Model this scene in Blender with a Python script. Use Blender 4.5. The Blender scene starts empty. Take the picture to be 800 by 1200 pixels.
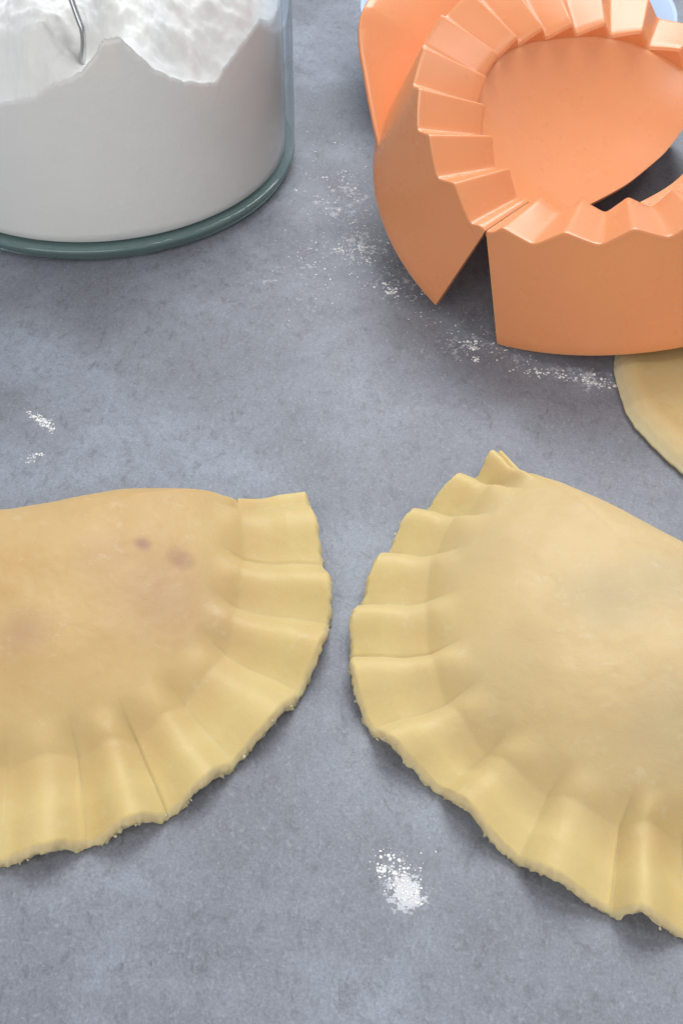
import bpy, math, random
import numpy as np
from mathutils import Vector, noise as mnoise

# ------------------------------------------------------------------ camera, world, lamps, exposure
SC = bpy.context.scene
COL = SC.collection
PITCH, FPX, DIST = math.radians(45), 1500.0, 0.33
cd = bpy.data.cameras.new('camera')
cam = bpy.data.objects.new('camera', cd)
COL.objects.link(cam)
CAMP = Vector((0, -DIST*math.cos(PITCH), DIST*math.sin(PITCH)))
cam.location = CAMP
cam.rotation_euler = (math.pi/2 - PITCH, 0, 0)
cd.sensor_fit = 'VERTICAL'
cd.sensor_height = 36.0
cd.lens = FPX/1200*36.0
cd.clip_start = 0.01
cd.clip_end = 50
SC.camera = cam

W = bpy.data.worlds.new('World')
SC.world = W
W.use_nodes = True
W.node_tree.nodes['Background'].inputs[0].default_value = (0.80, 0.88, 1.0, 1)
W.node_tree.nodes['Background'].inputs[1].default_value = 0.50

def area(name, loc, target, sx, sy, power, col):
    l = bpy.data.lights.new(name, 'AREA')
    l.shape = 'RECTANGLE'; l.size = sx; l.size_y = sy; l.energy = power; l.color = col
    o = bpy.data.objects.new(name, l)
    COL.objects.link(o)
    o.location = loc
    o.rotation_euler = (Vector(target)-Vector(loc)).to_track_quat('-Z', 'Y').to_euler()
    return o
area('window_light', (0.24, 0.92, 1.14), (0, 0.05, 0), 0.9, 0.8, 18.5, (0.93, 0.97, 1.0))
area('front_fill', (-0.5, -1.3, 1.0), (0, 0.1, 0), 1.6, 1.0, 12.0, (1.0, 0.94, 0.87))  # added warm fill behind the camera, brightens press walls and flour side
area('ceiling_light', (0.50, -0.36, 1.5), (0, 0.05, 0), 0.26, 0.26, 3.2, (1.0, 0.97, 0.93))

SC.view_settings.view_transform = 'Standard'
SC.view_settings.look = 'None'
SC.view_settings.exposure = 0.0
SC.view_settings.gamma = 1.0

# ------------------------------------------------------------------ helpers
FW = np.array([0, math.cos(PITCH), -math.sin(PITCH)])
UP = np.array([0, math.sin(PITCH), math.cos(PITCH)])
RT = np.array([1.0, 0, 0])
CP = np.array(CAMP)
def ray(p):
    p = np.atleast_2d(np.array(p, float))
    return FW + ((p[:, :1]-400)/FPX)*RT + (-(p[:, 1:2]-600)/FPX)*UP
def at(p, z=0.0):
    """points of the counter plane (height z) measured off the photograph"""
    d = ray(p)
    s = (z-CP[2])/d[:, 2]
    return CP + d*s[:, None]

def obj(name, V, F, mat=None, parent=None, smooth=True, uv=None):
    me = bpy.data.meshes.new(name)
    V = np.asarray(V, np.float32)
    me.from_pydata([], [], [])
    if isinstance(F, np.ndarray):
        n = F.shape[1]
        me.vertices.add(len(V)); me.vertices.foreach_set('co', V.ravel())
        me.loops.add(F.size); me.loops.foreach_set('vertex_index', F.astype(np.int32).ravel())
        me.polygons.add(len(F))
        me.polygons.foreach_set('loop_start', np.arange(0, F.size, n, dtype=np.int32))
        me.polygons.foreach_set('loop_total', np.full(len(F), n, np.int32))
        me.update(calc_edges=True)
    else:
        me = bpy.data.meshes.new(name)
        me.from_pydata([tuple(map(float, v)) for v in V], [], [tuple(f) for f in F])
    me.validate()
    if smooth:
        me.polygons.foreach_set('use_smooth', np.ones(len(me.polygons), bool))
    o = bpy.data.objects.new(name, me)
    COL.objects.link(o)
    if mat: me.materials.append(mat)
    if parent: o.parent = parent
    return o

def attr(o, name, vals):
    a = o.data.attributes.new(name, 'FLOAT', 'POINT')
    a.data.foreach_set('value', np.asarray(vals, np.float32))

def tag(o, label=None, cat=None, group=None, kind=None):
    if label: o['label'] = label
    if cat: o['category'] = cat
    if group: o['group'] = group
    if kind: o['kind'] = kind
    return o

def empty(name, loc, label, cat, group=None):
    o = bpy.data.objects.new(name, None)
    o.empty_display_size = 0.01
    COL.objects.link(o); o.location = loc
    return tag(o, label, cat, group)

def keep(o, parent):
    """parent a mesh that was built in world coordinates"""
    o.parent = parent
    o.matrix_parent_inverse.identity()
    o.data.transform(__import__('mathutils').Matrix.Translation(-Vector(parent.location)))
    return o

def grid_faces(nr, nc, wrap=False):
    """quads of an nr x nc vertex grid (row major)"""
    r = np.arange(nr-1)[:, None]
    m = nc if wrap else nc-1
    c = np.arange(m)[None, :]
    c2 = (c+1) % nc
    a = r*nc+c; b = r*nc+c2; d = (r+1)*nc+c; e = (r+1)*nc+c2
    return np.stack([a, b, e, d], -1).reshape(-1, 4)

def cat_rom(P, n, closed=False):
    """Catmull-Rom through P at len-1 spans, n samples per span; returns points and parameter"""
    P = np.asarray(P, float); N = len(P)
    spans = N if closed else N-1
    out, par = [], []
    for i in range(spans):
        if closed:
            a, b, c, d = P[(i-1) % N], P[i], P[(i+1) % N], P[(i+2) % N]
        else:
            b, c = P[i], P[i+1]
            a = P[i-1] if i > 0 else 2*b-c
            d = P[i+2] if i+2 < N else 2*c-b
        t = (np.arange(n)/n)[:, None]
        out.append(0.5*((2*b)+(-a+c)*t+(2*a-5*b+4*c-d)*t*t+(-a+3*b-3*c+d)*t**3))
        par.append(i+t[:, 0])
    if not closed:
        out.append(P[-1:]); par.append(np.array([float(spans)]))
    return np.concatenate(out), np.concatenate(par)

def fbm(P, scale, octaves=3, seed=0.0):
    P = np.asarray(P, float)*scale + seed
    return np.array([mnoise.fractal((p[0], p[1], p[2]), 0.9, 2.0, octaves) for p in P])

def sstep(a, b, x):
    t = np.clip((x-a)/(b-a), 0, 1)
    return t*t*(3-2*t)

# ------------------------------------------------------------------ materials
def mat(name):
    m = bpy.data.materials.new(name); m.use_nodes = True
    nt = m.node_tree
    return m, nt, nt.nodes['Principled BSDF'], nt.nodes, nt.links
def nnoise(N, L, vec, scale, detail=4, rough=0.6, dist=0.0):
    n = N.new('ShaderNodeTexNoise'); n.inputs['Scale'].default_value = scale
    n.inputs['Detail'].default_value = detail; n.inputs['Roughness'].default_value = rough
    n.inputs['Distortion'].default_value = dist
    L.new(vec, n.inputs['Vector']); return n.outputs['Fac']
def ramp(N, L, fac, stops):
    r = N.new('ShaderNodeValToRGB'); e = r.color_ramp.elements
    while len(e) < len(stops): e.new(0.5)
    for k, (p, c) in enumerate(stops):
        e[k].position = p; e[k].color = (*c, 1) if len(c) == 3 else c
    L.new(fac, r.inputs[0]); return r.outputs[0]
def mix(N, L, fac, a, b, mode='MIX'):
    m = N.new('ShaderNodeMix'); m.data_type = 'RGBA'; m.blend_type = mode
    for s, v in ((0, fac), (6, a), (7, b)):
        if isinstance(v, (int, float)): m.inputs[s].default_value = v
        elif isinstance(v, tuple): m.inputs[s].default_value = (*v, 1)
        else: L.new(v, m.inputs[s])
    return m.outputs[2]
def mathn(N, L, op, a, b=None):
    m = N.new('ShaderNodeMath'); m.operation = op
    for i, v in enumerate((a, b)):
        if v is None: continue
        if isinstance(v, (int, float)): m.inputs[i].default_value = v
        else: L.new(v, m.inputs[i])
    return m.outputs[0]
def bump(N, L, bs, h, strength, dist, prev=None):
    b = N.new('ShaderNodeBump'); b.inputs['Strength'].default_value = strength
    b.inputs['Distance'].default_value = dist; L.new(h, b.inputs['Height'])
    if prev: L.new(prev, b.inputs['Normal'])
    L.new(b.outputs[0], bs.inputs['Normal']); return b.outputs[0]
def coords(N, kind='Object'):
    return N.new('ShaderNodeTexCoord').outputs[kind]

def make_counter_mat():
    m, nt, bs, N, L = mat('grey_stone_laminate')
    co = coords(N)
    mp = N.new('ShaderNodeMapping'); L.new(co, mp.inputs[0])
    mp.inputs['Rotation'].default_value = (0, 0, math.radians(38)); mp.inputs['Scale'].default_value = (1, 0.68, 1)
    big = nnoise(N, L, co, 14, 5, 0.6, 0.6)
    mid = nnoise(N, L, co, 95, 5, 0.65, 0.8)
    fleck = nnoise(N, L, mp.outputs[0], 900, 3, 0.65, 0.5)
    dark = nnoise(N, L, mp.outputs[0], 300, 4, 0.7, 0.7)
    mp2 = N.new('ShaderNodeMapping'); L.new(co, mp2.inputs[0])
    mp2.inputs['Rotation'].default_value = (0, 0, math.radians(-30)); mp2.inputs['Scale'].default_value = (1, 0.62, 1)
    fl2 = nnoise(N, L, mp2.outputs[0], 620, 3, 0.65, 0.6)
    soft = nnoise(N, L, co, 26, 4, 0.55, 0.2)
    grain = nnoise(N, L, co, 1500, 2, 0.6)
    base = ramp(N, L, big, [(0.32, (0.210, 0.217, 0.246)), (0.50, (0.272, 0.288, 0.328)), (0.68, (0.312, 0.336, 0.386))])
    c = mix(N, L, ramp(N, L, soft, [(0.36, (1, 1, 1)), (0.60, (0, 0, 0))]), base, (0.190, 0.196, 0.222))
    c = mix(N, L, ramp(N, L, mid, [(0.36, (0.5, 0.5, 0.5)), (0.60, (0, 0, 0))]), c, (0.182, 0.186, 0.210))
    f = mathn(N, L, 'MULTIPLY', ramp(N, L, mid, [(0.38, (1, 1, 1)), (0.62, (0.35, 0.35, 0.35))]), ramp(N, L, dark, [(0.33, (0.55, 0.55, 0.55)), (0.48, (0, 0, 0))]))
    c = mix(N, L, f, c, (0.095, 0.095, 0.110))
    c = mix(N, L, ramp(N, L, fleck, [(0.54, (0, 0, 0)), (0.76, (0.45, 0.45, 0.45))]), c, (0.38, 0.39, 0.43))
    c = mix(N, L, ramp(N, L, fl2, [(0.28, (0.36, 0.36, 0.36)), (0.48, (0, 0, 0))]), c, (0.118, 0.120, 0.138))
    c = mix(N, L, 0.5, c, ramp(N, L, grain, [(0.30, (0.72, 0.72, 0.72)), (0.70, (1.26, 1.26, 1.26))]), 'MULTIPLY')
    # thin smears of flour trodden into the surface round the press and the spills
    blobs = None
    for (px, py, rad, k) in ((405, 232, .022, .62), (432, 290, .018, .66), (475, 332, .016, .62), (545, 400, .016, .6), (640, 434, .010, .55), (690, 446, .008, .8), (477, 1044, .0050, 1.1), (464, 1022, .0045, .65), (50, 494, .0030, 1.0), (40, 537, .0022, .8), (370, 320, .030, .45), (590, 410, .012, .5)):
        g = at([(px, py)])[0]
        d = N.new('ShaderNodeVectorMath'); d.operation = 'DISTANCE'; L.new(co, d.inputs[0]); d.inputs[1].default_value = (g[0], g[1], 0)
        mr = N.new('ShaderNodeMapRange'); mr.interpolation_type = 'SMOOTHSTEP'
        mr.inputs[1].default_value = 0; mr.inputs[2].default_value = rad*1.9; mr.inputs[3].default_value = k; mr.inputs[4].default_value = 0
        L.new(d.outputs['Value'], mr.inputs[0])
        blobs = mr.outputs[0] if blobs is None else mathn(N, L, 'MAXIMUM', blobs, mr.outputs[0])
    dn = nnoise(N, L, co, 520, 5, 0.72)
    dm = nnoise(N, L, co, 110, 3, 0.6)
    q = mathn(N, L, 'ADD', mathn(N, L, 'ADD', dn, mathn(N, L, 'MULTIPLY', dm, 0.45)), mathn(N, L, 'MULTIPLY', blobs, 0.30))
    q = mathn(N, L, 'MULTIPLY', ramp(N, L, q, [(0.95, (0, 0, 0)), (1.08, (1, 1, 1))]), mathn(N, L, 'MINIMUM', blobs, 1.0))
    c = mix(N, L, mathn(N, L, 'MULTIPLY', q, 0.85), c, (0.70, 0.70, 0.72))
    film = mathn(N, L, 'MULTIPLY', blobs, 0.05)
    c = mix(N, L, film, c, (0.62, 0.62, 0.65))
    L.new(c, bs.inputs['Base Color'])
    L.new(ramp(N, L, mid, [(0.3, (0.42, 0.42, 0.42)), (0.7, (0.56, 0.56, 0.56))]), bs.inputs['Roughness'])
    bs.inputs['Specular IOR Level'].default_value = 0.4
    b = bump(N, L, bs, fleck, 0.25, 0.0003)
    bump(N, L, bs, mid, 0.2, 0.0008, b)
    return m

def make_dough_mat(name, flange, dome, spot):
    m, nt, bs, N, L = mat(name)
    co = coords(N)
    def at_(n):
        a = N.new('ShaderNodeAttribute'); a.attribute_name = n; return a.outputs['Fac']
    n1 = nnoise(N, L, co, 55, 4, 0.55)
    n2 = nnoise(N, L, co, 420, 4, 0.6)
    n3 = nnoise(N, L, co, 170, 6, 0.75, 0.0)
    c = mix(N, L, at_('dome'), flange, dome)
    c = mix(N, L, ramp(N, L, n1, [(0.42, (0, 0, 0)), (0.70, (0.28, 0.28, 0.28))]), c, (flange[0]*1.04, flange[1]*1.05, flange[2]*1.25))
    c = mix(N, L, ramp(N, L, n1, [(0.28, (0.30, 0.30, 0.30)), (0.48, (0, 0, 0))]), c, (dome[0]*0.90, dome[1]*0.82, dome[2]*0.72))
    c = mix(N, L, at_('filling'), c, spot)
    fl = mathn(N, L, 'MULTIPLY', ramp(N, L, n3, [(0.58, (0, 0, 0)), (0.82, (0.34, 0.34, 0.34))]), at_('dust'))
    c = mix(N, L, fl, c, (0.80, 0.74, 0.62))
    c = mix(N, L, at_('cut'), c, (0.70, 0.60, 0.38))
    L.new(c, bs.inputs['Base Color'])
    bs.inputs['Roughness'].default_value = 0.5
    bs.inputs['Specular IOR Level'].default_value = 0.28
    bs.inputs['Subsurface Weight'].default_value = 0.5
    bs.inputs['Subsurface Radius'].default_value = (1.0, 0.55, 0.2)
    bs.inputs['Subsurface Scale'].default_value = 0.0045
    b = bump(N, L, bs, n2, 0.22, 0.0005)
    bump(N, L, bs, n3, 0.25, 0.0009, b)
    return m

def make_plastic():
    m, nt, bs, N, L = mat('orange_plastic')
    co = coords(N)
    n = nnoise(N, L, co, 60, 3, 0.5)
    f = nnoise(N, L, co, 900, 3, 0.6)
    c = mix(N, L, n, (0.80, 0.312, 0.128), (0.84, 0.342, 0.148))
    L.new(c, bs.inputs['Base Color'])
    L.new(ramp(N, L, n, [(0.3, (0.24, 0.24, 0.24)), (0.7, (0.34, 0.34, 0.34))]), bs.inputs['Roughness'])
    bs.inputs['Subsurface Weight'].default_value = 0.35
    bs.inputs['Subsurface Radius'].default_value = (1.0, 0.4, 0.15)
    bs.inputs['Subsurface Scale'].default_value = 0.003
    bump(N, L, bs, f, 0.05, 0.0002)
    return m

def make_flour():
    m, nt, bs, N, L = mat('white_flour')
    co = coords(N)
    n = nnoise(N, L, co, 500, 5, 0.7)
    n2 = nnoise(N, L, co, 90, 4, 0.6)
    c = mix(N, L, n2, (0.84, 0.825, 0.80), (0.88, 0.865, 0.84))
    L.new(c, bs.inputs['Base Color'])
    bs.inputs['Roughness'].default_value = 0.95
    bs.inputs['Specular IOR Level'].default_value = 0.1
    b = bump(N, L, bs, n, 0.35, 0.0005)
    bump(N, L, bs, n2, 0.15, 0.0015, b)
    return m

def make_glass_wall():
    m = bpy.data.materials.new('thin_clear_glass'); m.use_nodes = True
    nt = m.node_tree; N, L = nt.nodes, nt.links; N.clear()
    out = N.new('ShaderNodeOutputMaterial')
    tr = N.new('ShaderNodeBsdfTransparent'); gl = N.new('ShaderNodeBsdfGlossy'); mx = N.new('ShaderNodeMixShader')
    gl.inputs['Roughness'].default_value = 0.03
    lw = N.new('ShaderNodeLayerWeight'); lw.inputs[0].default_value = 0.5
    c = ramp(N, L, lw.outputs['Facing'], [(0.0, (0.992, 0.994, 0.993)), (0.75, (0.97, 0.98, 0.98)), (1.0, (0.72, 0.80, 0.82))])
    f5 = mathn(N, L, 'POWER', lw.outputs['Facing'], 5.0)
    f5 = mathn(N, L, 'ADD', mathn(N, L, 'MULTIPLY', f5, 0.9), 0.035)
    L.new(c, tr.inputs[0]); L.new(f5, mx.inputs[0])
    L.new(tr.outputs[0], mx.inputs[1]); L.new(gl.outputs[0], mx.inputs[2]); L.new(mx.outputs[0], out.inputs[0])
    return m

def make_glass_base():
    m, nt, bs, N, L = mat('green_tinted_glass')
    bs.inputs['Base Color'].default_value = (0.50, 0.72, 0.71, 1)
    bs.inputs['Roughness'].default_value = 0.02
    bs.inputs['IOR'].default_value = 1.5
    bs.inputs['Transmission Weight'].default_value = 0.74
    return m

def simple(name, col, rough, metal=0.0, spec=0.5):
    m, nt, bs, N, L = mat(name)
    n = nnoise(N, L, coords(N), 80, 4, 0.6)
    c = mix(N, L, n, tuple(x*0.9 for x in col), tuple(min(1, x*1.06) for x in col))
    L.new(c, bs.inputs['Base Color'])
    bs.inputs['Roughness'].default_value = rough; bs.inputs['Metallic'].default_value = metal
    bs.inputs['Specular IOR Level'].default_value = spec
    return m

M_counter = make_counter_mat()
M_doughL = make_dough_mat('dough_tan', (0.650, 0.495, 0.212), (0.590, 0.390, 0.170), (0.36, 0.19, 0.15))
M_doughR = make_dough_mat('dough_pale', (0.655, 0.502, 0.220), (0.645, 0.470, 0.235), (0.40, 0.33, 0.20))
M_plastic = make_plastic()
M_flour = make_flour()
M_glass = make_glass_wall()
M_base = make_glass_base()
M_steel = simple('brushed_steel', (0.55, 0.56, 0.58), 0.25, 1.0)
M_blue = simple('pale_blue_glaze', (0.56, 0.69, 0.86), 0.2)

# ------------------------------------------------------------------ countertop
S = 1.4
o = obj('countertop', [(-S, -S, 0), (S, -S, 0), (S, S, 0), (-S, S, 0), (-S, -S, -.03), (S, -S, -.03), (S, S, -.03), (-S, S, -.03)],
        [(0, 1, 2, 3), (4, 7, 6, 5), (0, 4, 5, 1), (1, 5, 6, 2), (2, 6, 7, 3), (3, 7, 4, 0)], M_counter, smooth=False)
tag(o, kind='structure')

# ------------------------------------------------------------------ empanadas
def empanada(pairs, fold, centre, H, zo, zi, lumps, spots, material, name_label, group, seed, crumbs=True, amp=0.0034, skw=1.0):
    """pairs: (outer, inner) ground points at each crimp groove, corner to corner along the arc.
    fold: ground points of the folded edge, from the last corner back to the first."""
    NS = 46
    O = np.array([p[0] for p in pairs]); I = np.array([p[1] for p in pairs])
    Oc, par = cat_rom(O, NS); Ic, _ = cat_rom(I, NS)
    # folded side
    Fp = np.vstack([I[-1], fold, I[0]])
    Fc, fpar = cat_rom(Fp, 60)
    Fc = Fc[1:-1]; fpar = fpar[1:-1]
    dF = np.gradient(Fc, axis=0); dF /= np.linalg.norm(dF, axis=1)[:, None]
    nF = np.c_[dF[:, 1], -dF[:, 0]]
    if np.sum((Fc-centre)*nF) < 0: nF = -nF
    inner = np.vstack([Ic, Fc]); n_arc = len(Ic)
    fl = len(Fc)
    # how far the little lip runs out along the folded side: full flange at the corners, a rounded edge between
    k = np.minimum(np.arange(fl), np.arange(fl)[::-1])/fl
    lip = 0.0006 + 0.0*k
    w0 = np.exp(-np.arange(fl)/7.0); w1 = w0[::-1]
    OF = Fc + nF*lip[:, None]
    OF = OF*(1-w0-w1)[:, None] + w0[:, None]*(Fc + (O[-1]-I[-1])) + w1[:, None]*(Fc + (O[0]-I[0]))
    outer = np.vstack([Oc, OF])
    par_all = np.concatenate([par, np.full(fl, -1.0)])
    n = len(inner)
    arc = np.zeros(n); arc[:n_arc] = 1
    e = np.minimum(np.arange(n_arc), np.arange(n_arc)[::-1])
    # pleat profile
    fr = par - np.floor(par)
    prng = np.random.default_rng(seed)
    npl = len(pairs)
    gain = prng.uniform(0.75, 1.1, npl+1)[np.floor(par).astype(int)]
    skew = fr**skw
    pl = 0.22*np.abs(np.sin(np.pi*skew))**1.0+0.78*(0.5-0.5*np.cos(2*np.pi*skew))
    pl = np.maximum(pl, 0.6*(1-sstep(0, .45, par))); pl = np.maximum(pl, 0.6*(1-sstep(0, .45, par[-1]-par)))
    pleat = np.zeros(n); pleat[:n_arc] = (pl-0.55)*gain
    # ragged outline
    ph = np.arange(n)
    rag = np.array([mnoise.noise((x*0.11, seed*3.1, 0))*0.00045 + mnoise.noise((x*0.45, seed*7.7, 4))*0.00022 for x in ph])
    scal = np.zeros(n); scal[:n_arc] = (pl-0.6)*0.0006
    dv = outer-inner; L_ = np.linalg.norm(dv, axis=1); un = dv/L_[:, None]
    outer = outer + un*((rag+scal)*np.where(arc > 0, 1, 0.5))[:, None]
    rows, dome, cut, dust = [], [], [], []
    ND, NFl = 90, 44
    fold_w = 1-arc
    # smooth the fold weight across the corners
    ker = np.hanning(41); ker /= ker.sum()
    fw = np.convolve(np.r_[fold_w[-20:], fold_w, fold_w[:20]], ker, 'valid')
    z_in = zi*(1-fw) + 0.0045*fw
    for r in np.linspace(0.02, 1, ND):
        P = centre + (inner-centre)*r
        pw = 2.85*(1-fw)+2.6*fw
        h = np.maximum(1-r**pw, 0)**(0.95*(1-fw)+0.55*fw)
        z = z_in*sstep(0, 1, r) + zi*0*(1-r) + (H+zi)*h*(1-0) - z_in*sstep(0, 1, r)*h*0
        z = (H+zi)*h + (z_in+0.0010*(1-fw))*(1-h)
        for (lx, ly, lr, lh) in lumps:
            z = z + lh*np.exp(-((P[:, 0]-lx)**2+(P[:, 1]-ly)**2)/lr**2)*(1-r**6)
        # the pressed ends of the pleats run a little way up the dome
        z = z + pleat*amp*0.9*sstep(0.86, 1.0, r)*arc
        rows.append(np.c_[P, z]); dome.append(1-0.5*sstep(0.62, 1.0, r)*arc*np.ones(n)); cut.append(np.zeros(n)); dust.append(np.ones(n))
    z_dome_edge = rows[-1][:, 2]
    for q in np.linspace(0, 1, NFl+1)[1:]:
        P = inner + (outer-inner)*q
        zf = zi + (zo-zi)*sstep(0, 1, q)
        za = zf - 0.0002*np.exp(-((q-.02)/.09)**2) + 0.0011*max(0, 1-q/0.45)**2 + pleat*amp*(0.9+0.35*q) - 0.0006*np.sin(np.pi*min(q*1.6, 1))
        zfold = np.full(n, 0.0045 - 0.0020*q**2)
        cw = np.zeros(n); cw[n_arc:] = np.clip(w0+w1, 0, 1)
        zfold = zfold*(1-cw)
        zfold[n_arc:] += (w0*za[n_arc-1]+w1*za[0])/np.maximum(w0+w1, 1)
        zfold[:n_arc] = za[:n_arc]
        z = za*(1-fw) + zfold*fw
        # soften the outer lip
        z = z - 0.0004*q**6*(1-fw)
        rows.append(np.c_[P, z]); dome.append((0.50*(1-sstep(0, 0.75, q)))*arc + (1-arc)*0.4); cut.append(np.full(n, 0.0)); dust.append(np.ones(n)*0.8)
    top = rows[-1]
    thick = 0.0034
    zb = np.maximum(top[:, 2]-thick, 0.0002)*(1-fw) + 0.0003*fw
    for kk, q in enumerate((0.12, 0.3, 0.5, 0.7, 0.88, 1.0)):
        bul = math.sin(math.pi*min(q, 0.95))*0.0007
        j = np.array([mnoise.noise((x*0.25, kk*0.7, seed*1.3))*0.0005*(0.3+q) + max(0, mnoise.noise((x*0.6, kk*0.3, seed*2.3))-.15)*0.0014*q*q for x in ph])
        P = top[:, :2] + un*(bul*(1-fw)+0.0004*math.sin(math.pi*q)*fw + j + (0.0003*q))[:, None]
        z = top[:, 2]*(1-q) + zb*q
        rows.append(np.c_[P, z]); dome.append(np.zeros(n)); cut.append(np.full(n, 0.5)*(1-fw)); dust.append(np.zeros(n))
    for q in (0.3, 1.0):
        P = top[:, :2]*(1-q) + (inner*0.9+centre*0.1)*q
        rows.append(np.c_[P, np.maximum(zb*(1-q), 0.0002)]); dome.append(np.zeros(n)); cut.append(np.zeros(n)); dust.append(np.zeros(n))
    V = np.vstack(rows)
    F = grid_faces(len(rows), n, True)
    # organic unevenness of the top
    N_top = (ND+NFl)*n
    nz = fbm(V[:N_top], 60, 2, seed*5.0)*0.0008 + fbm(V[:N_top], 260, 2, seed*9.0)*0.00013
    wgt = np.concatenate([np.full(n, 1.0-0.6*float(sstep(ND*0.6, ND*1.1, i))) for i in range(ND+NFl)])
    V[:N_top, 2] += nz*wgt
    V[:, 2] = np.maximum(V[:, 2], 0.0002)
    # caps
    c0 = len(V)
    V = np.vstack([V, [[centre[0], centre[1], V[:n, 2].mean()], [centre[0], centre[1], 0.0002]]])
    ii = np.arange(n); jn = (ii+1) % n
    last = (len(rows)-1)*n
    T1 = np.c_[np.full(n, c0), jn, ii]
    T2 = np.c_[np.full(n, c0+1), last+ii, last+jn]
    loc = Vector((centre[0], centre[1], 0))
    root = empty('empanada', loc, name_label[0], 'empanada', group)
    sg = np.cross(V[T1[0, 1]]-V[T1[0, 0]], V[T1[0, 2]]-V[T1[0, 0]])[2]
    st = 1 if sg > 0 else -1
    faces = [tuple(f[::st]) for f in F.tolist()+T1.tolist()+T2.tolist()]
    ex = lambda a: np.concatenate([np.concatenate(a), [a[0][0], a[-1][0]]])
    fill = np.zeros(len(V))
    for (sx, sy, sr, sa) in spots:
        d2 = ((V[:, 0]-sx)**2+(V[:, 1]-sy)**2)/sr**2
        fill = np.maximum(fill, sa*np.exp(-d2**1.3))
    fill[V[:, 2] < 0.006] = 0
    A_all = {'dome': ex(dome), 'cut': ex(cut), 'dust': ex(dust), 'filling': fill}
    me = bpy.data.meshes.new('dough')
    me.from_pydata((V-np.array(loc)).tolist(), [], faces)
    me.polygons.foreach_set('use_smooth', np.ones(len(me.polygons), bool))
    o = bpy.data.objects.new('dough', me); COL.objects.link(o); me.materials.append(material); o.parent = root
    for k_, v_ in A_all.items(): attr(o, k_, v_)
    # torn crumbs hanging on the cut edge: one part
    if crumbs:
        rr = random.Random(seed)
        CV, CF = [], []
        for _ in range(46):
            i = int(rr.random()*n_arc)
            p = top[i]; u = un[i]
            z = max(zb[i]+rr.uniform(-0.0002, 0.0022), 0.0005)
            lump(CV, CF, (p[0]+u[0]*rr.uniform(.0002, .0012), p[1]+u[1]*rr.uniform(.0002, .0012), z), rr.uniform(.00015, .00045), rr)
        c = obj('ragged_crumb_edge', np.array(CV)-np.array(loc), CF, material, root)
        c['kind'] = 'stuff'
        attr(c, 'cut', np.full(len(CV), 0.7))
    return root, V

OCT_V = []
def _ico():
    t = (1+5**.5)/2
    v = [(-1, t, 0), (1, t, 0), (-1, -t, 0), (1, -t, 0), (0, -1, t), (0, 1, t), (0, -1, -t), (0, 1, -t), (t, 0, -1), (t, 0, 1), (-t, 0, -1), (-t, 0, 1)]
    f = [(0, 11, 5), (0, 5, 1), (0, 1, 7), (0, 7, 10), (0, 10, 11), (1, 5, 9), (5, 11, 4), (11, 10, 2), (10, 7, 6), (7, 1, 8), (3, 9, 4), (3, 4, 2), (3, 2, 6), (3, 6, 8), (3, 8, 9), (4, 9, 5), (2, 4, 11), (6, 2, 10), (8, 6, 7), (9, 8, 1)]
    return np.array(v)/math.sqrt(1+t*t), f
ICO_V, ICO_F = _ico()
def lump(CV, CF, p, r, rr, flat=1.0, stretch=0.6):
    b = len(CV)
    a = rr.random()*6.28
    sx, sy = 1+rr.uniform(-stretch, stretch), 1+rr.uniform(-stretch, stretch)*0.6
    for v in ICO_V:
        k = r*(1+rr.uniform(-.3, .3))
        x, y = v[0]*k*sx, v[1]*k*sy
        CV.append((p[0]+x*math.cos(a)-y*math.sin(a), p[1]+x*math.sin(a)+y*math.cos(a), p[2]+v[2]*k*flat))
    CF.extend([(f[0]+b, f[1]+b, f[2]+b) for f in ICO_F])

def g2(px, z): return at([px], z)[0][:2]

# --- right-hand empanada
prs = [((586, 534), (612, 560)), ((552, 559), (586, 573)), ((497, 595), (545, 606)), ((455, 645), (512, 650)), ((424, 706), (501, 706)),
       ((413, 765), (505, 766)), ((437, 848), (524, 824)), ((518, 920), (572, 885)), ((608, 1002), (642, 932)), ((716, 1060), (726, 968)),
       ((818, 1094), (800, 985))]
R_pairs = [(g2(a, .004), g2(b, .0055)) for a, b in prs]
c_r = np.array([0.077, -0.0425])
A = R_pairs[0][1]
mid_o = np.array(R_pairs[9][0])
fold_dir = (g2((800, 655), .010) - g2((650, 568), .010)); fold_dir /= np.linalg.norm(fold_dir)
axis_n = np.array([fold_dir[1], -fold_dir[0]])
if axis_n @ (c_r-A) < 0: axis_n = -axis_n
# the hidden half mirrors the visible half about the middle of the fold
half = 0.066
F_mid = A + fold_dir*half
def mirror(p):
    d = np.array(p)-F_mid
    return F_mid + d - 2*(d@fold_dir)*fold_dir
vis = [p for p in R_pairs if (np.array(p[0])-F_mid)@fold_dir < -0.006]
mir = [(mirror(p[0]), mirror(p[1])) for p in vis][::-1]
extra = [p for p in R_pairs if -0.006 <= (np.array(p[0])-F_mid)@fold_dir < 0.05]
last = max((np.array(p[0])-F_mid)@fold_dir for p in vis+extra)
mir = [m for m in mir if (m[0]-F_mid)@fold_dir > last+.012]
R_all = vis + extra + mir
B = R_all[-1][1]
foldR = [A + (B-A)*t - axis_n*h for t, h in ((0.8, .003), (0.5, .004), (0.2, .003))]
foldR = [np.array(p) for p in foldR]
cenR = F_mid + axis_n*0.026
l1 = g2((560, 620), .016); l2 = g2((690, 640), .02); l3 = g2((680, 800), .02)
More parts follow.
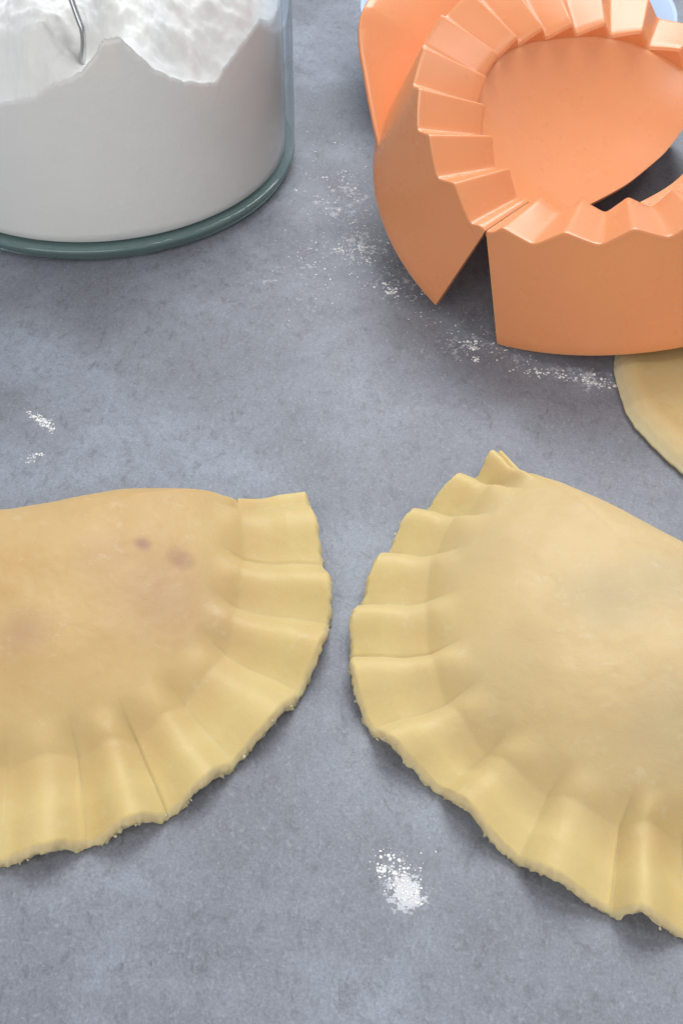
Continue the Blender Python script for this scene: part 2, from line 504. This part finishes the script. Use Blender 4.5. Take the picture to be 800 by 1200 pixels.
E_R, VR = empanada(R_all, foldR, cenR, 0.0170, .0058, .0066,
     [(*l1, .016, .0015), (*l2, .014, -.0012), (*l3, .018, .0012), (*g2((760, 760), .02), .014, .001), (*g2((600, 720), .02), .012, -.0006)],
     [(*g2((715, 705), .021), .010, .42), (*g2((790, 850), .018), .012, .32), (*g2((775, 690), .02), .010, .34), (*g2((560, 640), .016), .009, .15), (*g2((590, 790), .016), .010, .18)], M_doughR,
     ('pale plump empanada on the counter to the right, nearest the orange press',), 'raw crimped empanadas', 5, skw=0.68, amp=0.0048)

# --- left-hand empanada
prs = [((357, 581), (278, 590)), ((377, 657), (284, 655)), ((383, 726), (276, 712)), ((348, 808), (262, 768)), ((272, 888), (215, 825)),
       ((195, 947), (160, 865)), ((98, 983), (90, 884)), ((0, 1004), (10, 898))]
L_pairs = [(g2(a, .004), g2(b, .0055)) for a, b in prs]
cx = -0.0755
vis = L_pairs
mir = [(np.array([2*cx-p[0][0], p[0][1]]), np.array([2*cx-p[1][0], p[1][1]])) for p in vis if p[0][0] > cx+0.004][::-1]
L_all = vis + mir
A = np.array(L_all[0][1]); B = np.array(L_all[-1][1])
foldL = [np.array([B[0]+(A[0]-B[0])*t, A[1]+h]) for t, h in ((0.12, -.004), (0.35, -.0085), (0.62, -.0035), (0.80, .0005), (0.93, .001))]
cenL = np.array([cx+.002, A[1]-0.026])
E_L, VL = empanada(L_all, foldL, cenL, 0.0142, .0056, .0064,
     [(*g2((190, 610), .018), .013, .0018), (*g2((90, 640), .02), .016, .0006), (*g2((60, 760), .02), .016, .0014), (*g2((190, 740), .018), .012, -.0006)],
     [(*g2((168, 642), .018), .0019, .75), (*g2((211, 648), .018), .0034, .55), (*g2((200, 690), .018), .013, .28), (*g2((25, 740), .02), .006, .35), (*g2((130, 660), .019), .008, .16)], M_doughL,
     ('tan empanada with dark filling spots showing through, left of the pale one',), 'raw crimped empanadas', 11, amp=0.0043, skw=0.85)

# ------------------------------------------------------------------ orange dumpling press
RIM_R, RIM_r = 0.066, 0.0444
PSI = 0.8427; AL, BE = 0.4409, 0.2263
AX = np.array([math.cos(PSI), math.sin(PSI), 0]); NL = np.array([-math.sin(PSI), math.cos(PSI), 0]); ZZ = np.array([0, 0, 1.0])
HP = at([(568.7, 270.8)], 0.0355)[0]
PC = HP + AX*RIM_R
press = empty('dumpling_press', (PC[0], PC[1], 0), 'open orange plastic dumpling press with toothed round rims, lying unfolded', 'dumpling press')
WALL_D = 0.0362
def tooth(t, phase, per, k):
    """zigzag height (m) at angle t"""
    f = ((t-phase)/per) % 1.0
    up = np.where(f < k, f/k, (1-f)/(1-k))          # 0 valley .. 1 crest
    up = np.where(up < 0.14, 0.14*(up/0.14)**2*0.5+0.07, up)
    return (up-0.5)
def half_shell(Vd, ang, sgn, phase, k, cut_pts, d0, bowl_label):
    v = Vd*math.cos(ang) + ZZ*math.sin(ang)
    nrm = np.cross(AX, v) if sgn > 0 else np.cross(v, AX)
    def P(a, vv, d):   # local (along hinge from centre, away from hinge, below rim plane)
        return PC + np.multiply.outer(a, AX) + np.multiply.outer(vv, v) - np.multiply.outer(d, nrm)
    per = math.radians(15.2 if sgn > 0 else 15.9)
    T = np.linspace(math.radians(0.1), math.pi-math.radians(0.1), 720)
    tz = tooth(T, phase, per, k)*0.0050
    endw = sstep(0, math.radians(5), T)*sstep(0, math.radians(5), math.pi-T)
    kk_ = np.hanning(9 if sgn > 0 else 15); kk_ /= kk_.sum(); hw = len(kk_)//2
    tz = np.convolve(np.pad(tz, hw, mode='edge'), kk_, 'valid')*(1.0 if sgn > 0 else 0.84)
    tz = tz*endw
    ca, sa = -np.cos(T), np.sin(T)
    gi = 1+0.22*sstep(math.radians(108), math.radians(172), T); go = 1+0.065*sstep(math.radians(95), math.radians(165), T)
    def ring(r, d):
        w = np.clip((r-RIM_r)/(RIM_R-RIM_r), 0, 1.2)
        g = gi*(1-w)+go*w
        return P(ca*r*g, sa*r*g, d)
    th = 0.0016
    # crimped rim: inner end drop, top from r to R, rounded outer lip
    rows = [ring(RIM_r+.0006, np.full_like(T, 0.0046)), ring(RIM_r+.0003, -tz+0.0009), ring(RIM_r+.0009, -tz+0.0002)]
    for q in np.linspace(0.06, 0.94, 8): rows.append(ring(RIM_r+(RIM_R-RIM_r)*q, -tz))
    rows += [ring(RIM_R-.0005, -tz), ring(RIM_R-.00012, -tz+.00012), ring(RIM_R, -tz+.0005), ring(RIM_R+.00003, -tz+.0012)]
    rows += [ring(RIM_R-th, -tz+.0012+th), ring(RIM_r+th, -tz+th+.0006), ring(RIM_r+th, np.full_like(T, 0.0046))]
    V = np.vstack(rows); F = grid_faces(len(rows), len(T))
    rim = obj('crimping_rim', V, F[:, ::(-1 if sgn > 0 else 1)].copy(), M_plastic, smooth=True)
    keep(rim, press)
    mb = rim.modifiers.new('edges', 'EDGE_SPLIT'); mb.split_angle = math.radians(38)
    # outer wall
    rows = []
    Ro = RIM_R+.00003
    for q in (0, .1, .3, .5, .7, .9, .97, 1):
        d = (-tz+.0012)*(1-q) + WALL_D*q
        rr = Ro + 0.0006*q - (0.0004 if q == 1 else 0)
        rows.append(ring(rr, d))
    rows.append(ring(Ro-th*.6, np.full_like(T, WALL_D+.0002))); rows.append(ring(Ro-th, np.full_like(T, WALL_D)))
    rows.append(ring(Ro-th, -tz+.0016+th))
    nT = len(T); V = np.vstack(rows); F = grid_faces(len(rows), nT)
    m = len(rows)
    faces = [tuple(f) for f in (F[:, ::-1] if sgn > 0 else F).tolist()]
    for e in (0, nT-1):           # close the two cut ends of the wall
        for i in range(7):
            # outer row i .. i+1, inner strip linear
            pass
    b = len(V)
    Vx = []
    for e in (0, nT-1):
        outer_idx = [i*nT+e for i in range(m)]
        faces.append(tuple(outer_idx))
    wall = obj('side_wall', V, faces, M_plastic, smooth=True)
    keep(wall, press)
    wall.modifiers.new('edges', 'EDGE_SPLIT').split_angle = math.radians(35)
    # bowl
    NP, NR = 181, 34
    xs = np.array([p[0] for p in cut_pts]); us = np.array([p[1] for p in cut_pts])
    BR = RIM_r+.0012
    A_ = np.linspace(-BR, BR*1.218, NP)
    Vb = []; th_b = 0.0016
    lo = -np.interp(A_, xs, us)
    kern = np.hanning(25); kern /= kern.sum()
    lo = np.convolve(np.pad(lo, 12, mode='edge'), kern, 'valid')
    A_s = A_
    hi = np.interp(A_s, ca*BR*gi, sa*BR*gi)
    hi = np.maximum(hi, lo+0.0004)
    def depth(a, vv):
        rho2 = np.clip((np.where(a > 0, a/1.2, a)**2+np.maximum(vv, 0)**2*1.0+np.minimum(vv, 0)**2*0.3)/RIM_r**2, 0, 1)
        return 0.0030 + d0*(1-rho2**1.15)
    rows = []
    for q in np.linspace(0, 1, NR):
        vv = lo + (hi-lo)*q
        rows.append(P(A_s, vv, depth(A_s, vv)))
    under = []
    for q in np.linspace(1, 0, NR):
        vv = lo + (hi-lo)*q
        under.append(P(A_s, vv, depth(A_s, vv)+th_b))
    V = np.vstack(rows+under); F = grid_faces(2*NR, NP)
    first = np.stack([np.arange(NP-1), np.arange(1, NP), np.arange(1, NP)+(2*NR-1)*NP, np.arange(NP-1)+(2*NR-1)*NP], -1)
    F = np.vstack([F if sgn > 0 else F[:, ::-1], first])
    bowl = obj('bowl', V, F.copy(), M_plastic, smooth=True)
    keep(bowl, press)
    bowl.modifiers.new('edges', 'EDGE_SPLIT').split_angle = math.radians(40)
    return P, nrm, v
cutL = [(-.0444, .002), (-.036, .005), (-.015, .0065), (.010, .0088), (.03, .0085), (.044, .0055), (.054, .001)]
cutF = [(-.0444, -.001), (-.03, -.002), (0, -.006), (.015, -.0105), (.036, -.012), (.054, -.002)]
PL, nL, vL = half_shell(NL, AL, 1, math.radians(14-.66*15.2), 0.66, cutL, 0.0135, '')
PF, nF_, vF = half_shell(-NL, BE, -1, math.radians(21-7.95), 0.5, cutF, 0.0165, '')

def handle(P, dist0):
    # broad tongue leaving the foot of the wall; outline in (along hinge, away from hinge)
    pts = [(-.046, .0455), (-.043, .050), (-.040, .057), (-.0368, .064), (-.0333, .071), (-.0297, .078), (-.025, .0840), (-.018, .0886), (-.009, .0918), (0, .0925)]
    pts = pts + [(-a, b) for a, b in pts[::-1][1:]]
    C_, _ = cat_rom(np.array(pts), 10)
    cen = np.array([0, .066])
    rows = []
    d = dist0
    def droop(p): return d - 0.43*np.clip(p[:, 1]-.050, 0, .036)
    for q, dz in ((0.0, 0), (.5, 0), (.9, 0), (.985, 0.0001), (1.0, .0006), (1.0, .0016), (.985, .0022), (.5, .0022), (0, .0022)):
        p = cen + (C_-cen)*q
        rows.append(P(p[:, 0], p[:, 1], droop(p)+dz))
    V = np.vstack(rows); F = grid_faces(len(rows), len(C_), True)
    h = obj('handle', V, F[:, ::-1].copy(), M_plastic); keep(h, press)
    h.modifiers.new('edges', 'EDGE_SPLIT').split_angle = math.radians(50)
    return h
handle(PL, .0305)
handle(PF, .0305)
for s_ in (-1, 1):      # hinge pin between the rim ends
    a0 = s_*(RIM_R-.010) + (.003 if s_ > 0 else 0)
    an = np.linspace(0, 2*math.pi, 20, endpoint=False)
    rws = [PC + AX*(a0+da) + np.outer(np.cos(an)*rr, NL) + np.outer(np.sin(an)*rr, ZZ) - ZZ*.0019 for da, rr in ((-.0085, .0003), (-.0085, .0012), (-.008, .0016), (.008, .0016), (.0085, .0012), (.0085, .0003))]
    hk = obj('hinge_pin', np.vstack(rws), grid_faces(6, 20, True), M_plastic); keep(hk, press)

# ------------------------------------------------------------------ round of dough under the press
pts = at([(716, 405), (722, 432), (745, 475), (775, 525), (800, 556)], .003)[:, :2]
Mx = np.c_[2*pts, np.ones(len(pts))]
cxy = np.array([0.158, 0.125])
def disc(cen, R, h, seed):
    n = 420; a = np.linspace(0, 2*math.pi, n, endpoint=False)
    rg = np.array([mnoise.noise((math.cos(x)*3, math.sin(x)*3, seed))*0.0016 + mnoise.noise((math.cos(x)*40, math.sin(x)*40, seed))*0.0003 for x in a])
    u = np.c_[np.cos(a), np.sin(a)]
    rows, cut, dome = [], [], []
    for r, z, c in ((.02, h, 0), (.3, h+.0003, 0), (.6, h, 0), (.8, h-.0002, 0), (.87, h-.0003, 0), (.90, h+.0001, .0), (.93, h-.0002, .2), (.965, h-.0012, .5), (.985, h-.0024, .8), (.995, h-.0036, .8), (1.0, h*.3, .7), (.998, h*.12, .5), (.985, .0002, .3), (.5, .0002, 0)):
        rows.append(np.c_[cen+u*(R*r+rg*r)[:, None], np.full(n, z)+rg*0.15]); cut.append(np.full(n, c)); dome.append(np.full(n, 0.5))
    V = np.vstack(rows); V[:, 2] = np.maximum(V[:, 2], .0002)
    F = grid_faces(len(rows), n, True)
    faces = [tuple(f) for f in F.tolist()] + [tuple(range(n))[::-1]]
    o = obj('dough_round', V-np.array([*cen, 0]), faces, M_doughL)
    o.location = (*cen, 0)
    attr(o, 'cut', np.concatenate(cut)); attr(o, 'dome', np.concatenate(dome)); attr(o, 'dust', np.full(len(V), .6)); attr(o, 'filling', np.zeros(len(V)))
    tag(o, 'thick round of raw dough sticking out from beneath the orange press', 'dough')
# circle through the measured edge, radius taken as that of the empanadas' dough
def fit_c(P, R):
    c = P.mean(0)+np.array([R*.8, R*.5])
    for _ in range(200):
        d = P-c; l = np.linalg.norm(d, axis=1)
        c = c + ((1-R/l)[:, None]*d).mean(0)
    return c
cenD = fit_c(pts, 0.062)
disc(cenD, 0.062, .0052, 3)

# ------------------------------------------------------------------ jar of flour
JC = np.array([-0.0832, 0.178]); JR = 0.0668; JH = 0.15
jar = empty('flour_jar', (JC[0], JC[1], 0), 'round clear glass jar with thick green base standing at the back left', 'jar')
def lathe(name, prof, mat_, parent, cen, n=160, split=None):
    a = np.linspace(0, 2*math.pi, n, endpoint=False)
    rows = [np.c_[cen[0]+np.cos(a)*r, cen[1]+np.sin(a)*r, np.full(n, z)] for r, z in prof]
    V = np.vstack(rows); F = grid_faces(len(rows), n, True)
    faces = [tuple(f) for f in F.tolist()]
    o = obj(name, V, faces, mat_)
    if parent: keep(o, parent)
    if split: o.modifiers.new('edges', 'EDGE_SPLIT').split_angle = math.radians(split)
    return o
BZ = 0.0054
lathe('glass_base', [(.0001, .0012), (JR-.016, .0012), (JR-.010, .0004), (JR-.006, .0), (JR-.003, .0004), (JR-.0012, .0018), (JR-.0004, .0040), (JR-.0001, BZ-.0004),
                     (JR-.0014, BZ), (JR-.0030, BZ-.0002), (.0001, BZ-.0006)], M_base, jar, JC)
lathe('glass_wall', [(JR-.0002, BZ+.0003), (JR, BZ+.006), (JR+.0002, .03), (JR+.0002, JH-.004), (JR-.0002, JH), (JR-.0016, JH+.0010), (JR-.0029, JH), (JR-.0031, JH-.006), (JR-.0030, .02), (JR-.0032, BZ+.0003)], M_glass, jar, JC, 200)

# flour: side against the glass with the photographed upper line, lumpy scooped surface inside
FR = JR-.0034
line = [(-140, 150), (-90, 140), (-40, 128), (0, 121), (20, 117), (40, 114), (58, 100), (78, 92), (96, 84), (108, 68), (118, 50), (128, 42), (140, 43), (152, 54), (166, 68), (180, 80), (196, 88), (215, 95), (240, 97), (254, 95), (264, 78), (280, 55), (297, 34), (306, 22), (316, 25), (326, 10), (334, -6), (338, -30)]
d = ray(line)
phi, zz = [], []
for k in range(len(line)):
    dx, dy = d[k, 0], d[k, 1]; ox, oy = CP[0]-JC[0], CP[1]-JC[1]
    a_, b_, c_ = dx*dx+dy*dy, 2*(ox*dx+oy*dy), ox*ox+oy*oy-FR*FR
    disc_ = b_*b_-4*a_*c_
    if disc_ <= 0: continue
    s = (-b_-math.sqrt(disc_))/(2*a_)
    p = CP+d[k]*s
    phi.append(math.atan2(p[1]-JC[1], p[0]-JC[0])); zz.append(p[2])
phi = np.array(phi); zz = np.array(zz)
o_ = np.argsort(phi); phi, zz = phi[o_], zz[o_]
NA, NRf = 720, 110
ang = np.linspace(-math.pi, math.pi, NA, endpoint=False)
zl = np.interp(ang, np.r_[-math.pi-.2, phi, phi[-1]+.5, math.pi+.2], np.r_[zz[0]-.004, zz, zz[-1]+.002, zz[0]-.004])
zj = np.array([mnoise.noise((math.cos(x)*30, math.sin(x)*30, 2.2))*0.0009 + mnoise.noise((math.cos(x)*90, math.sin(x)*90, 5))*0.0005 for x in ang])
rows = [np.c_[JC[0]+np.cos(ang)*FR*r, JC[1]+np.sin(ang)*FR*r, np.full(NA, BZ+.0005)] for r in (.5, .985)]
rows.append(np.c_[JC[0]+np.cos(ang)*FR, JC[1]+np.sin(ang)*FR, np.full(NA, BZ+.0012)])
zs = zl; zl = zs + zj
for q in np.linspace(.05, 1, 30):
    rows.append(np.c_[JC[0]+np.cos(ang)*FR, JC[1]+np.sin(ang)*FR, BZ+.0012+(zl-BZ-.0012)*q])
side_rows = len(rows)
def jpt(px, z): return at([px], z)[0][:2]
SPY = JC[1]-.053
def onv(px, y):
    dd = ray([px])[0]; return CP + dd*(y-CP[1])/dd[1]
SPF = onv((97, 74), SPY)
mounds = [(*jpt((45, 45), .082), .022, .011), (*jpt((240, 55), .072), .022, -.007), (*jpt((170, 20), .08), .016, .006), (*jpt((20, 0), .085), .02, .006), (*jpt((300, -10), .085), .018, .008)]
zmean = .0735
for r in np.linspace(1, .01, NRf)[1:]:
    x = JC[0]+np.cos(ang)*FR*r; y = JC[1]+np.sin(ang)*FR*r
    w = np.exp(-((1-r)*FR/.011)**1.5)
    z = (zs + zj*math.exp(-((1-r)*FR/.0013)))*w + zmean*(1-w)
    for mx, my, mr, mh in mounds:
        z = z + (1-w)*mh*np.exp(-((x-mx)**2+(y-my)**2)/mr**2)
    P3 = np.c_[x, y, np.zeros(NA)]
    z = z + (1-math.exp(-((1-r)*FR/.003)))*(fbm(P3, 75, 3, 1.7)*0.0030 + fbm(P3, 230, 3, 8.0)*0.0012 + fbm(P3, 800, 2, 3.0)*0.00022)
    g = np.exp(-((x-SPF[0]-.004)**2+(y-SPF[1]-.001)**2)/.0085**2)
    z = z*(1-g) + (SPF[2]-.002)*g
    rows.append(np.c_[x, y, z])
V = np.vstack(rows); F = grid_faces(len(rows), NA, True)
fl = obj('flour', V-np.array([*JC, 0]), F, M_flour)
fl.location = (*JC, 0)
tag(fl, 'white flour heaped inside the glass jar with a peaked uneven surface', 'flour')

# spoon stuck in the flour, seen edge-on
def spoon():
    foot = SPF; mid = onv((97, 38), SPY); tip = onv((84, 0), SPY+.004)
    d0_ = mid-foot
    up2 = tip-mid
    top = tip + up2/np.linalg.norm(up2)*.055
    low = foot - d0_/np.linalg.norm(d0_)*.012
    root = empty('spoon', tuple(foot), 'steel spoon standing edge-on in the flour inside the jar', 'spoon')
    path, _ = cat_rom(np.array([low, foot, mid, tip, top]), 10)
    view = np.array(CP)-foot; view /= np.linalg.norm(view)
    rows = []
    for i, p in enumerate(path):
        t = i/(len(path)-1)
        wd = .0045+.0015*t; tk = .00085
        side = view
        tn = path[min(i+1, len(path)-1)]-path[max(i-1, 0)]; tn /= np.linalg.norm(tn)
        nn = np.cross(tn, side); nn /= np.linalg.norm(nn)
        ww = np.cross(nn, tn)
        rows.append(np.array([p+ww*wd+nn*tk*.4, p+ww*wd*.8+nn*tk, p-ww*wd*.8+nn*tk, p-ww*wd+nn*tk*.4, p-ww*wd-nn*tk*.4, p-ww*wd*.8-nn*tk, p+ww*wd*.8-nn*tk, p+ww*wd-nn*tk*.4]))
    V = np.vstack(rows); F = grid_faces(len(rows), 8, True)
    faces = [tuple(f) for f in F.tolist()] + [tuple(range(8))[::-1], tuple(len(V)-8+k for k in range(8))]
    h = obj('handle', V, faces, M_steel); keep(h, root)
    # bowl of the spoon, buried
    a = np.linspace(0, 2*math.pi, 40, endpoint=False)
    tn = -(d0_/np.linalg.norm(d0_)); nn = np.cross(tn, view); nn /= np.linalg.norm(nn); ww = np.cross(nn, tn)
    c = low + tn*.014
    rws = []
    for q, off in ((1, 0), (.97, .0006), (.7, .003), (.35, .0048), (.02, .0052), (.35, .0042), (.7, .0024), (.96, -.0002)):
        rws.append(c + np.outer(np.cos(a)*.016*q, tn) + np.outer(np.sin(a)*.009*q, ww) + nn*off)
    rws.append(rws[0])
    b = obj('spoon_bowl', np.vstack(rws), grid_faces(len(rws), 40, True), M_steel); keep(b, root)
spoon()

# ------------------------------------------------------------------ pale blue dish behind the press
DC = at([(606, 8)], .028)[0][:2]
dish = empty('dish', (DC[0], DC[1], 0), 'pale blue glazed dish half hidden behind the orange press', 'dish')
DR = 0.059
lathe('dish_body', [(.0001, .003), (DR*.6, .003), (DR*.62, .0), (DR*.66, .0), (DR*.72, .004), (DR*.9, .016), (DR*.985, .0255), (DR, .0275), (DR*.995, .0288), (DR*.97, .0282), (DR*.88, .018), (DR*.7, .0075), (DR*.5, .0055), (.0001, .0052)], M_blue, dish, DC)

# ------------------------------------------------------------------ flour spilt on the counter
rr = random.Random(7)
def spill(regions, name, label, cat, kind=None, group=None, origin=None):
    CV, CF = [], []
    for (px, py, sx, sy, nn, smin, smax, rot) in regions:
        for _ in range(nn):
            a, b = rr.gauss(0, 1)*sx, rr.gauss(0, 1)*sy
            x = px + a*math.cos(rot) - b*math.sin(rot); y = py + a*math.sin(rot) + b*math.cos(rot)
            g = at([(x, y)], 0)[0]
            r = smin + (smax-smin)*rr.random()**3
            lump(CV, CF, (g[0], g[1], r*.06), r*.85, rr, .24)
    o = obj(name, np.array(CV), CF, M_flour)
    tag(o, label, cat, group, kind)
    return o
spill([(402, 220, 22, 26, 170, .0001, .0007, 0), (430, 285, 28, 26, 170, .0001, .0006, 0), (470, 330, 26, 16, 100, .0001, .0006, .5), (395, 290, 36, 30, 160, .0001, .0004, 0),
       (540, 395, 34, 14, 120, .0001, .0005, .4), (660, 440, 28, 3, 160, .0001, .0006, .10), (704, 450, 7, 2.5, 60, .0001, .0007, .2), (620, 425, 22, 8, 40, .0001, .0003, .1), (360, 320, 70, 45, 110, .00006, .00018, 0),
       (480, 300, 120, 60, 120, .00005, .00016, 0), (450, 1000, 30, 24, 30, .00006, .0002, 0), (250, 480, 190, 70, 60, .00005, .00013, 0), (560, 370, 14, 10, 30, .0001, .0003, 0)],
      'flour_dusting', None, None, 'stuff')
g_pile = 'small flour spills on the counter'
spill([(472, 1040, 12, 8, 130, .00008, .00040, .75), (483, 1052, 8, 5, 130, .00008, .00045, .6), (462, 1022, 15, 9, 110, .0001, .0005, .6), (446, 1019, 5, 4, 40, .0001, .0005, -.5), (470, 1005, 16, 8, 24, .0001, .0003, .3)], 'flour_spill', 'scattered white flour patch on bare counter below the two empanadas', 'flour spill', group=g_pile)
spill([(42, 488, 6, 2.5, 60, .0001, .0006, .6), (52, 496, 6, 2.5, 80, .0001, .0006, .7), (60, 502, 3, 2, 30, .0001, .0005, .6)], 'flour_spill', 'small flour streak on the counter between glass jar and tan empanada', 'flour spill', group=g_pile)
spill([(36, 538, 4, 4, 10, .0002, .0006, -.7), (48, 533, 3, 1, 8, .0002, .0006, 0)], 'flour_spill', 'tiny flour flecks just above the tan empanada, below the longer streak', 'flour spill', group=g_pile)
spill([(456, 341, 5, 4, 34, .0003, .0009, .4)], 'flour_spill', 'small white lump of flour beside the pointed left foot of the press', 'flour spill', group=g_pile)
spill([(552, 404, 5, 4, 34, .0003, .0009, .2), (558, 421, 3, 2, 12, .0003, .0006, .2)], 'flour_spill', 'flour lump in front of the gap between the two press halves', 'flour spill', group=g_pile)
spill([(398, 293, 4, 2, 16, .0003, .0007, .1), (422, 290, 4, 3, 18, .0003, .0007, .1), (410, 300, 3, 2, 10, .0002, .0006, .1)], 'flour_spill', 'pair of flour lumps left of the press, towards the glass jar', 'flour spill', group=g_pile)
